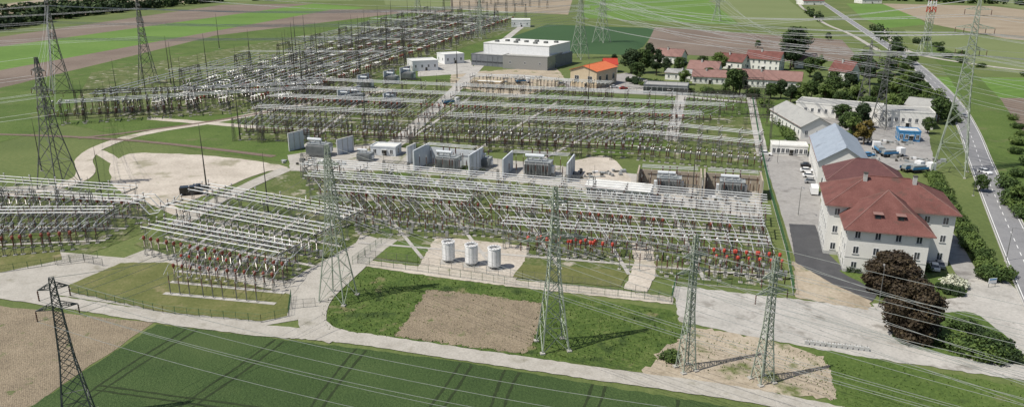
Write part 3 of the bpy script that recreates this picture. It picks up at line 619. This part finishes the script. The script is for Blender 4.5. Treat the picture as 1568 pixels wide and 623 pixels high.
# ---------------- buildings ----------------
def house(name,u0,v0,u1,v1,dep,h,roof,rh,wm,rm,rows=2,cols=6,dcols=3,ov=.5,ridge='x',win=(1.0,1.5),door=True,base=None,chim=0,dorm=0,p=None,L=None,yw=None,extra=None):
    if p is None:
        A=G(u0,v0);B=G(u1,v1);L=(B-A).length; yw=math.atan2(B.y-A.y,B.x-A.x)
    else: A=p
    e=bpy.data.objects.new(name,None); sc.collection.objects.link(e); e.location=A; e.rotation_euler=(0,0,yw)
    W=MB();Rf=MB();Wn=MB()
    W.box(0,0,-.1,L,dep,h,wm)
    if base: W.box(-.04,-.04,-.1,L+.04,dep+.04,.9,base)
    o=ov
    if roof=='flat':
        W.box(-.1,-.1,h,L+.1,dep+.1,h+.15,wm)
        Rf.box(.2,.2,h+.151,L-.2,dep-.2,h+.25,rm)
        for (a,b_,c,d) in ((-.12,-.12,L+.12,.18),(-.12,dep-.18,L+.12,dep+.12),(-.12,.181,.18,dep-.181),(L-.18,.181,L+.12,dep-.181)): Rf.box(a,b_,h+.152,c,d,h+.55,wm)
    else:
        if ridge=='x': f=lambda x,y,z:(x,y,z); LL,DD=L,dep
        else: f=lambda x,y,z:(y,x,z); LL,DD=dep,L
        sl=rh/(DD/2); zo=h-o*sl+.05; ins=DD/2 if roof=='hip' else 0
        ins=min(ins,LL/2)
        for dz in (0,.18):
            V=[f(-o,-o,zo+dz),f(LL+o,-o,zo+dz),f(LL+o,DD+o,zo+dz),f(-o,DD+o,zo+dz),f(ins-(o if not ins else 0),DD/2,h+rh+dz+.05),f(LL-ins+(o if not ins else 0),DD/2,h+rh+dz+.05)]
            F=[(0,1,5,4),(2,3,4,5)]+([(1,2,5),(3,0,4)] if ins else [])
            Rf.add(V,F,rm)
        for (a,c) in ((0,1),(1,2),(2,3),(3,0)):
            if not ins and (a,c) in ((1,2),(3,0)): continue
            cs=[(-o,-o),(LL+o,-o),(LL+o,DD+o),(-o,DD+o)]
            Rf.beam(f(*cs[a],zo+.05),f(*cs[c],zo+.05),.11,m_steel if not wm is m_white else m_roofbr)
        if not ins:
            for x in (0,LL): 
                W.add([f(x,0,h),f(x,DD,h),f(x,DD/2,h+rh)],[(0,1,2)],wm)
                Rf.beam(f(x-o if x==0 else x+o,-o,zo+.09),f(x-o if x==0 else x+o,DD/2,h+rh+.14),.1,rm); Rf.beam(f(x-o if x==0 else x+o,DD+o,zo+.09),f(x-o if x==0 else x+o,DD/2,h+rh+.14),.1,rm)
        else:
            for a,c in (((-o,-o),ins),((-o,DD+o),ins),((LL+o,-o),LL-ins),((LL+o,DD+o),LL-ins)): Rf.beam(f(a[0],a[1],zo+.2),f(c,DD/2,h+rh+.24),.1,m_roofbr)
        Rf.beam(f(ins,DD/2,h+rh+.26),f(LL-ins,DD/2,h+rh+.26),.14,rm,5)
        for i in range(chim):
            x=LL*(.3+.4*i/max(1,chim-1)) if chim>1 else LL*.4
            q=f(x,DD*.42,0); Rf.cbox(q[0],q[1],h+rh*.5,.8,.8,rh*.5+1.2,m_wallc); Rf.cbox(q[0],q[1],h+rh+1.2,1.0,1.0,.15,m_dark)
    ww,wh=win
    def winrow(n,Ln,fn):
        for r in range(rows):
            zc=(r+.5)*h/rows-wh/2+.1
            for i in range(n):
                x=Ln*(i+.5)/n
                fn(x-ww/2-.1,x+ww/2+.1,zc-.1,zc+wh+.1,.03,m_whitep); fn(x-ww/2,x+ww/2,zc,zc+wh,.05,m_glass); fn(x-.04,x+.04,zc,zc+wh,.07,m_whitep); fn(x-ww/2-.2,x+ww/2+.2,zc-.2,zc-.1,.15,m_wallc)
    if rows:
        winrow(cols,L,lambda a,c,z0,z1,d,m:Wn.box(a,-d,z0,c,-.001,z1,m)); winrow(cols,L,lambda a,c,z0,z1,d,m:Wn.box(a,dep+.001,z0,c,dep+d,z1,m))
        winrow(dcols,dep,lambda a,c,z0,z1,d,m:Wn.box(-d,a,z0,-.001,c,z1,m)); winrow(dcols,dep,lambda a,c,z0,z1,d,m:Wn.box(L+.001,a,z0,L+d,c,z1,m))
    if door:
        Dm=MB(); x=L*.5+.6*win[0]; Dm.box(x-.65,-.08,-.05,x+.65,-.002,2.2,m_dark); Dm.box(x-.9,-.9,2.3,x+.9,-.001,2.42,m_wallc); Dm.obj('door',e)
    if extra: extra(W,Rf,Wn,L,dep,h)
    W.obj('walls',e); Rf.obj('roof',e)
    if Wn.f: Wn.obj('windows',e)
    return e
def P2(u,v,a=0,b=0): return G(u,v)+EU*a+EV*b
def wingx(W,Rf,Wn,L,d,h):
    for x in (L*.36,L*.64):
        y=1.7; z=h+y*6.4/(d/2)
        Rf.box(x-.75,y,z-.2,x+.75,y+2.2,z+1.25,m_roofred); Wn.box(x-.55,y-.05,z+.15,x+.55,y-.002,z+1.1,m_glass)
        Rf.add([(x-1,y-.3,z+1.27),(x+1,y-.3,z+1.27),(x+1,y+2.4,z+1.5),(x-1,y+2.4,z+1.5)],[(0,1,2,3)],m_roofbr)
    W.box(-.05,-.06,3.6,L+.05,-.003,3.75,m_wallc); W.box(-.06,0,3.6,-.003,d,3.75,m_wallc)
house('office_building',0,0,0,0,17,12.4,'hip',4.6,m_white,m_roofred,3,7,5,.9,base=m_wallc,chim=2,p=P2(1260,388),L=26,yw=GA,door=False)
house('office_building_wing',0,0,0,0,15,10.6,'hip',6.4,m_white,m_roofred,3,4,4,.9,ridge='y',base=m_wallc,p=P2(1290,416),L=16,yw=GA,extra=wingx)
house('workshop_building',0,0,0,0,14,9.2,'hip',4.4,m_white,m_roofmar,2,5,4,.6,p=P2(1252,330,2,4),L=19,yw=GA,door=False)
house('long_workshop_hall',0,0,0,0,36,8,'gable',4.5,m_white,m_roofbl,2,4,9,.6,ridge='y',p=P2(1250,287,0,1),L=14,yw=GA,door=False)
house('storage_shed',1225,214,1276,214,36,5,'gable',3.4,m_white,m_roofgr,1,3,8,.5,ridge='y',door=True)
house('industrial_building',1217,176,1345,188,14,5.5,'flat',0,m_white,m_roofgr,1,12,3)
house('industrial_building',1345,194,1428,199,13,6.5,'flat',0,m_white,m_roofgr,1,8,3)
house('industrial_building',1383,180,1432,186,12,5.5,'gable',2.5,m_white,m_roofgr,1,5,2)
house('portable_office',1375,216,1408,218,7,3.6,'flat',0,m_blue,m_roofw,1,4,2)
house('gatehouse',1181,237,1236,240,7,3.2,'flat',0,m_white,m_roofw,1,8,1)
house('relay_building',897,302,993,312,7.5,3.4,'gable',1.0,m_white,m_roofw,1,12,1,.3)
house('equipment_container',568,238,606,240,6,3,'flat',0,m_wallbl,m_roofw,1,3,1)
def hallx(W,Rf,Wn,L,d,h):
    W.box(L*.12,d*.12,h+.3,L*.98,d*.96,h+7,m_whitep)
    Rf.box(L*.12-.2,d*.12-.2,h+7,L*.98+.2,d*.96+.2,h+7.4,m_roofw)
    for i in range(9): W.box(L*.2+i*L*.085,d*.3+(i%3)*d*.15,h+7.4,L*.2+i*L*.085+2.2,d*.3+(i%3)*d*.15+2.5,h+8.6,m_steel)
    Wn.box(.5,-.06,h*.3,L-.5,-.004,h*.45,m_glass)
    for i in range(14): W.box(i*L/14,-.12,0,i*L/14+.15,-.003,h,m_dgrey)
house('gas_insulated_switchgear_hall',722,100,838,108,40,7,'flat',0,m_dgrey,m_roofgr,0,1,1,extra=hallx)
house('switchgear_annex',838,109,862,100,30,8,'flat',0,m_insg,m_roofgr,1,3,3)
house('substation_hut',632,110,671,108,14,6,'flat',0,m_whitep,m_roofw,1,4,2)
house('substation_hut',681,99,711,97,13,6,'flat',0,m_whitep,m_roofw,1,3,2)
house('substation_hut',783,42,812,42,20,7,'flat',0,m_whitep,m_roofw,1,3,2)
house('orange_roof_storehouse',873,132,913,136,24,9,'gable',2.4,m_beige,m_orange,1,2,3,.6,ridge='y',win=(2.5,3))
house('equipment_cubicle',727,135,766,137,6,3.2,'flat',0,m_beige,m_roofw,1,4,1)
house('red_roof_house',925,112,945,112,10,5,'gable',3,m_white,m_red,1,2,2)
house('open_depot_shed',985,143,1052,146,12,4.2,'flat',0,m_dgrey,m_roofgr,1,8,2,win=(3,2.5))
for nm,u0,v0,u1,v1,dp,h,rh,rm,rw,cl in (('village_house',1140,106,1192,110,12,7,4.5,m_roofred,2,6),('row_house',1122,132,1225,138,12,4.5,4,m_roofbr,1,12),('village_house',1052,118,1098,121,12,5,4,m_roofbr,1,6),('village_house',1095,104,1135,108,11,5,4,m_roofred,1,4),
  ('village_house',1002,96,1042,99,11,5,4,m_roofbr,1,4),('garage_building',1018,122,1075,126,12,4,1.5,m_roofgr,1,5),('row_house',1060,128,1110,130,10,4,3,m_roofbr,1,6),('village_house',1268,122,1300,126,11,5.5,5,m_roofred,2,3),('village_house',1215,104,1245,106,10,5,4,m_roofbr,1,3),
  ('farm_house',1230,8,1262,8,30,6,4,m_roofred,1,3),('farm_house',1320,6,1350,6,30,6,4,m_roofred,1,3)):
    house(nm,u0,v0,u1,v1,dp,h,'gable',rh,m_white,rm,rw,cl,3,.5,chim=1)
# ---------------- fences ----------------
def fence(name,px,h,m,sp=2.5,dense=.3):
    P=[G(*p) for p in px]; b=MB()
    for i in range(len(P)-1):
        A,B=P[i],P[i+1];L=(B-A).length;n=max(1,int(L/sp))
        for k in range(n+1):
            q=A.lerp(B,k/n); b.beam(q,q+Vector((0,0,h)),.05,m)
        for z in (.1,.5*h,h-.05): b.beam(A+Vector((0,0,z)),B+Vector((0,0,z)),.025,m,3)
        n=int(L/dense)
        for k in range(n): q=A.lerp(B,k/n); b.beam(q,q+Vector((0,0,h)),.014,m,3)
        b.beam(A+Vector((0,0,.08)),B+Vector((0,0,.08)),.1,m_conc)
    b.obj(name)
fence('mesh_fence',[(548,404),(560,395),(640,405),(800,428),(955,446),(1028,463)],2.1,m_steel)
fence('mesh_fence',[(548,404),(640,416),(790,438),(1028,463)],1.9,m_fence)
fence('mesh_fence',[(1028,463),(1035,432),(1120,440),(1215,452),(1205,390),(1180,300),(1165,230),(1150,140)],2.2,m_fence)
fence('mesh_fence',[(446,455),(442,484),(400,494),(250,480),(108,449)],1.8,m_fence)
fence('mesh_fence',[(540,405),(600,362),(560,350)],2,m_fence)
fence('mesh_fence',[(0,418),(85,405),(150,395)],1.8,m_fence)
fence('sliding_gate',[(447,473),(483,470)],2,m_steel,2,.2)
fence('gate',[(88,407),(130,402),(158,408)],2,m_steel,2,.2)
# ---------------- vehicles ----------------
def car_mesh(paint,L=4.4,W=1.8,H=1.5,van=False):
    b=MB(); hw=W/2
    if van: prof=[(-L/2,.35),(-L/2,H*.95),(-L/2+.15,H),(L*.28,H),(L*.38,H*.62),(L/2-.05,H*.5),(L/2,.35)]
    else: prof=[(-L/2,.3),(-L/2,.85),(-L/2+.15,.95),(L*.2,.95),(L/2-.15,.8),(L/2,.6),(L/2,.3)]
    n=len(prof); vs=[(x,-hw,z) for x,z in prof]+[(x,hw,z) for x,z in prof]
    b.add(vs,[tuple(range(n))[::-1],tuple(range(n,2*n))]+[(i,(i+1)%n,(i+1)%n+n,i+n) for i in range(n)],paint)
    if not van:
        c=[(-L*.42,.95),(-L*.3,H-.04),(L*.05,H-.04),(L*.22,.95)]; i2=hw-.08;i3=hw-.28
        vs=[(c[0][0],-i2,c[0][1]),(c[1][0],-i3,c[1][1]),(c[2][0],-i3,c[2][1]),(c[3][0],-i2,c[3][1])]; vs+=[(x,-y,z) for x,y,z in vs]
        b.add(vs,[(3,2,1,0),(4,5,6,7),(0,1,5,4),(2,3,7,6)],m_glass); b.box(c[1][0]-.05,-i3-.02,H-.05,c[2][0]+.05,i3+.02,H,paint)
    else:
        b.box(L*.1,-hw-.01,H*.55,L*.27,hw+.01,H*.85,m_glass); b.add([(L*.29,-hw+.1,H*.95),(L*.29,hw-.1,H*.95),(L*.385,hw-.1,H*.64),(L*.385,-hw+.1,H*.64)],[(0,1,2,3)],m_glass)
    for x in (-L*.3,L*.3):
        for s in (-1,1): b.beam((x,s*(hw-.18),.33),(x,s*(hw+.02),.33),.33,m_tyre,12,cap=True)
    b.box(L/2-.04,-hw+.1,.6,L/2+.01,-hw+.45,.75,m_whitep); b.box(L/2-.04,hw-.45,.6,L/2+.01,hw-.1,.75,m_whitep)
    return b.mesh('car')
CW=car_mesh(m_whitep);CB=car_mesh(m_black);CS=car_mesh(m_silver);CR=car_mesh(m_red);CBl=car_mesh(m_blue);VW=car_mesh(m_whitep,5.6,2,2.4,True);VB=car_mesh(m_black,5,1.95,2.0,True)
for me,u,v,yw,s in ((VB,294,298,.3,1.25),(CB,306,291,.4,1.2),(CW,1236,264,GA,1),(CW,1240,272,GA,1),(CS,1243,281,GA,1),(VW,1246,296,GA+1.57,1),(CB,1236,256,GA,1),(CW,1428,388,1.2,1),(CB,1434,400,1.2,1),(CS,1438,408,1.2,1),(CBl,1422,378,1.2,1),(CW,1508,266,-1.3,1),(CW,1340,60,-.8,1),(CS,1475,180,-1.2,1),(CB,1453,350,1.3,1),(CW,940,135,.2,1),(CR,955,137,.2,1),(CW,1172,238,GA,1),(CBl,1330,240,.2,1),(CR,1405,258,.3,1),(CS,860,130,.3,1),(CW,1430,412,1.2,1),(CB,1442,394,1.2,1)):
    inst(me,'parked_van' if me in (VW,VB) else 'parked_car',G(u,v)+Vector((0,0,.12)),yw,s)
b=MB(); b.box(-4,-1.2,1,2.2,1.2,1.2,m_dark); b.box(2.4,-1.2,.5,4.4,1.2,3.0,m_whitep); b.box(4.2,-1.1,1.7,4.42,1.1,2.7,m_glass); b.box(-4,-1.2,1.2,1.8,-1.12,1.9,m_blue); b.box(-4,1.12,1.2,1.8,1.2,1.9,m_blue); b.box(-3.5,-.9,1.2,1,.9,2.4,m_trafo)
for x in (-3,-1.8,3.3):
    for s in (-1,1): b.beam((x,s*1,.5),(x,s*1.25,.5),.5,m_tyre,12,cap=True)
TK=b.mesh('flatbed_truck')
for u,v,yw in ((1365,240,.2),(1395,262,.4),(1345,233,1.4),(1410,264,.2),(800,128,.3),(690,160,.5)): inst(TK,'flatbed_truck',G(u,v)+Vector((0,0,.1)),yw,1)
b=MB()
for i in range(34):
    x,y=R.uniform(-14,14),R.uniform(-5,5); mm=R.choice([m_steel,m_insg,m_trafo,m_wallc,m_dark,m_whitep]); k=R.random()
    if k<.5: b.cbox(x,y,0,R.uniform(.6,2.4),R.uniform(.6,1.6),R.uniform(.4,1.6),mm)
    elif k<.8: b.beam((x,y,0),(x,y,1.1),R.uniform(.3,.8),mm,10,cap=True)
    else:
        for j in range(4): b.beam((x-2,y+j*.3,.2),(x+2,y+j*.3,.2),.12,mm,6)
SM=b.mesh('stored_materials')
for u,v,yw in ((1345,218,GA),(1310,235,GA),(1390,245,GA),(745,128,.2),(800,120,.1),(905,268,.2),(860,138,.1),(1080,305,GA),(600,275,GA),(480,250,GA),(720,285,GA)): inst(SM,'stored_materials',G(u,v),yw,.8)
# ---------------- trees ----------------
def leafcloud(b,cx,cy,cz,r,n,s,mat,rz=None,rr=R):
    rz=rz or r
    for _ in range(n):
        th=rr.uniform(0,6.283); ph=math.acos(rr.uniform(-1,1)); k=r*rr.uniform(.55,1.08)
        d=Vector((math.sin(ph)*math.cos(th),math.sin(ph)*math.sin(th),math.cos(ph)))
        c=Vector((cx,cy,cz))+Vector((d.x*k,d.y*k,d.z*k*rz/r))
        nn=(d+Vector((rr.uniform(-.8,.8),rr.uniform(-.8,.8),rr.uniform(-.5,.9)))).normalized()
        a=nn.cross(Vector((rr.uniform(-1,1),rr.uniform(-1,1),rr.uniform(-1,1)))).normalized(); q=nn.cross(a); z=s*rr.uniform(.6,1.3)
        b.add([c-a*z-q*z*.6,c+a*z*.2-q*z,c+a*z+q*z*.5,c-a*z*.3+q*z],[(0,1,2,3)],mat)
def tree_mesh(mat,H=12,cw=5,clumps=26,n=130,s=.28,base=.25,seed=1,cr=(.24,.4)):
    rr=random.Random(seed); b=MB(); b.beam((0,0,0),(.2,.1,H*.45),.35,m_bark,8,.2); b.beam((.2,.1,H*.45),(0,0,H*.85),.2,m_bark,6,.05)
    for i in range(clumps):
        f=rr.random(); z=H*(base+(1-base)*(.08+.86*f)); rad=cw*math.sqrt(max(.05,1-((f-.4)/.62)**2)); t=rr.uniform(0,6.283); k=rad*rr.uniform(.3,.82)
        x,y=k*math.cos(t),k*math.sin(t); b.beam((.1,.05,z*.6),(x,y,z),.1,m_bark,4,.03)
        leafcloud(b,x,y,z,cw*rr.uniform(*cr),n,s,mat,rr=rr)
    return b.mesh('tree')
TG=[tree_mesh(m_lg,12,4.8,seed=1),tree_mesh(m_lg,12,4.2,seed=2),tree_mesh(m_ld,12,4.6,seed=3),tree_mesh(m_ll,12,4.6,seed=4),tree_mesh(m_ld,13,3.4,seed=5)]
TC=[tree_mesh(m_lc,14,6.8,80,260,.27,.02,6,(.2,.32)),tree_mesh(m_lc,14,6.8,80,260,.27,.02,9,(.2,.32))]
TY=tree_mesh(m_ly,11,4,seed=8)
BU=[]
for i,mm in enumerate((m_lg,m_ll,m_ld,m_lw)):
    b=MB(); rr=random.Random(i)
    for k in range(9): leafcloud(b,rr.uniform(-1.2,1.2),rr.uniform(-1.2,1.2),rr.uniform(.5,1.4),rr.uniform(.6,1),90,.16,mm,rr=rr)
    BU.append(b.mesh('bush'))
def tree(u,v,vt,k,name='deciduous_tree',me=None,sx=1):
    me=me or TG[k]; s=HT(u,v,vt)/(14 if me in TC else 12); inst(me,name,G(u,v),R.uniform(0,6.28),(s*sx,s*sx,s))
tree(1360,448,388,0,'copper_beech_tree',TC[0],1.4); tree(1393,516,432,0,'copper_beech_tree',TC[1],1.05)
tree(1214,104,42,0); tree(1210,106,50,2)
for u,v,vt,k in ((966,113,78,2),(985,112,76,0),(1005,116,80,4),(994,92,68,2),(1040,112,88,0),(1122,147,106,0),(1132,146,110,2),(1100,108,82,3),(1075,108,86,0),(1240,118,88,0),(1255,108,86,3),(1195,152,124,2),(1180,152,128,0),(1225,158,128,3),(1242,152,124,0),(1262,158,130,3),(1275,148,118,0),(1310,112,84,0),(1300,142,112,2),(1325,105,78,0),(1362,115,80,3),(1385,120,90,0),(1352,140,108,0),(1400,142,112,2),(1372,160,120,3),(1395,165,128,0),(1415,170,138,3),(1382,172,142,0),(1365,178,146,3),(1435,190,150,0),(1318,196,160,2),(1300,205,172,0),(1305,215,180,3),(1285,165,140,0),(1048,130,108,3),(1020,118,98,4),(1150,152,136,0),(1420,205,180,0),(1500,294,268,0),(1288,186,160,0),(1330,130,95,2),(1215,185,172,3),(1558,318,285,3),(1372,90,70,2),(1395,100,82,0),(1160,74,62,0),(940,98,84,2),(1268,62,50,0),(1210,158,132,2),(1340,160,132,0),(1355,152,124,2),(1410,155,126,0),(1330,175,148,0),(1312,160,130,3),(1250,135,112,2),(1275,132,110,0),(1390,135,108,3),(975,122,96,0),(1020,108,90,2),(1085,122,104,0),(1425,178,150,2)):
    tree(u,v,vt,k,sx=R.uniform(1.05,1.5))
tree(1322,222,183,0,'olive_tree',TY,1.2)
def bushes(px,n,s0,s1,ks=(0,1,2),j=.8):
    P=[G(*p) for p in px]; L=[(P[i+1]-P[i]).length for i in range(len(P)-1)]; T=sum(L)
    for i in range(n):
        t=T*(i+.5)/n; k=0
        while t>L[k] and k<len(L)-1: t-=L[k];k+=1
        q=P[k].lerp(P[k+1],t/L[k])+Vector((R.uniform(-j,j),R.uniform(-j,j),0)); s=R.uniform(s0,s1); inst(BU[R.choice(ks)],'bush',q,R.uniform(0,6),(s,s,s*R.uniform(.7,1.1)))
bushes([(1428,270),(1450,320),(1480,370),(1515,415)],40,1.0,1.5,(1,1,0))
bushes([(1508,425),(1530,420),(1520,432)],6,1.2,1.8); bushes([(1460,530),(1500,548),(1545,545)],16,1.0,1.5,(0,1,2)); bushes([(1470,500),(1530,530)],6,.9,1.5,(0,2))
bushes([(1450,440),(1470,436)],4,1,1.5,(3,)); bushes([(1445,446),(1460,452)],3,.9,1.1,(0,2)); bushes([(1540,285),(1568,340)],6,1.2,2,(0,1)); bushes([(1170,160),(1200,195),(1215,225)],16,1.2,1.7,(0,1),.6)
bushes([(1300,418),(1420,412)],10,.7,1.1,(0,2)); bushes([(1022,556),(1030,540)],4,.6,1,(1,0)); bushes([(1430,150),(1462,190)],8,1.5,2.5,(0,1),2)
bushes([(960,125),(1050,140),(1150,150)],18,1.2,2.2,(0,1,2),4); bushes([(1240,165),(1300,150),(1380,185)],18,1.5,2.6,(0,1,2),5); bushes([(1400,60),(1480,95),(1560,120)],9,1.5,2.5,(0,2),8)
bushes([(1560,180),(1568,260),(1600,360)],10,1,1.8,(0,1),2)
def belt(px,n,h,w_,s):
    b=MB(); P=[G(*p) for p in px]
    for i in range(n):
        t=(i+R.random())/n*(len(P)-1); k=int(min(t,len(P)-1.001)); q=P[k].lerp(P[k+1],t-k)+Vector((R.uniform(-w_,w_),R.uniform(-w_,w_),0)); hh=h*R.uniform(.6,1.15)
        leafcloud(b,q.x,q.y,hh*.5,hh*.5,70,s,R.choice([m_ld,m_ld,m_lg]),hh*.55)
    b.obj('distant_tree_belt')
belt([(-60,52),(0,44),(100,27),(200,16),(335,3)],170,15,14,1.6); belt([(0,22),(180,8)],50,13,12,1.6)
belt([(380,2),(560,-4),(760,-6),(900,-8)],60,12,14,2); belt([(1200,-4),(1320,0),(1568,8),(1700,12)],80,13,16,1.8); belt([(1338,46),(1352,60),(1385,88)],16,9,4,.8)
belt([(1240,22),(1256,34)],8,9,5,.9)
# grass tufts
def tufts(poly,hole,n,mats,h0,h1,name):
    gp=[G(*p) for p in poly]; hp=[G(*p) for p in hole] if hole else None
    b=MB(); xs=[p.x for p in gp]; ys=[p.y for p in gp]
    for _ in range(n):
        q=Vector((R.uniform(min(xs),max(xs)),R.uniform(min(ys),max(ys)),.03))
        if inside(q,gp) and not (hp and inside(q,hp)):
            mm=R.choice(mats); t=R.uniform(0,3.14); h=R.uniform(h0,h1); d=Vector((math.cos(t),math.sin(t),0))*R.uniform(.06,.16); ln=Vector((R.uniform(-.2,.2),R.uniform(-.2,.2),h))
            b.add([q-d,q+d,q+d*.2+ln,q-d*.2+ln],[(0,1,2,3)],mm)
    b.obj(name)
tufts([(490,478),(505,450),(565,412),(1030,480),(1060,500),(1000,560),(800,545),(500,505)],[(608,513),(656,446),(828,467),(798,539)],6500,[m_tall,m_tall,m_ll,m_lg],.12,.45,'tall_grass')
tufts([(605,516),(655,442),(834,464),(800,544)],None,500,[m_tall,m_ll],.08,.25,'tall_grass')
tufts([(1010,560),(1280,612),(1300,560),(1180,525),(1040,500)],None,1100,[m_tall,m_ll,m_lg],.1,.35,'tall_grass')
tufts([(1180,530),(1568,590),(1700,640),(1568,700),(1290,630)],None,3000,[m_tall,m_lawn],.1,.3,'tall_grass')
b=MB(); b.beam((0,0,0),(0,0,8),.09,m_steel,6,.05); b.beam((0,0,8),(1.6,0,8.3),.05,m_steel); b.cbox(1.9,0,8.2,.8,.3,.15,m_insg); b.cbox(0,0,-.1,.6,.6,.3,m_conc); LMP=b.mesh('street_lamp')
for u,v in ((1490,300),(1478,250),(1222,330),(1190,250),(1345,470),(1540,400),(455,360),(610,300),(860,300)): inst(LMP,'street_lamp',G(u,v),R.uniform(0,6),1)
b=MB(); b.beam((-.8,0,0),(-.8,0,2),.05,m_steel); b.beam((.8,0,0),(.8,0,2),.05,m_steel); b.box(-.95,-.05,1.0,.95,.05,2.1,m_whitep); b.box(-.85,-.07,1.75,.85,-.051,2.05,m_blue); b.obj('information_sign',None,G(1518,440),.2)
b=MB()
for i in range(12): b.cbox(i*.9,0,0,.7,.5,.8,m_wallc); b.beam((i*.9,0,.8),(i*.9,0,1.1),.04,m_dark)
b.obj('concrete_barrier',None,G(1235,527),-.25)
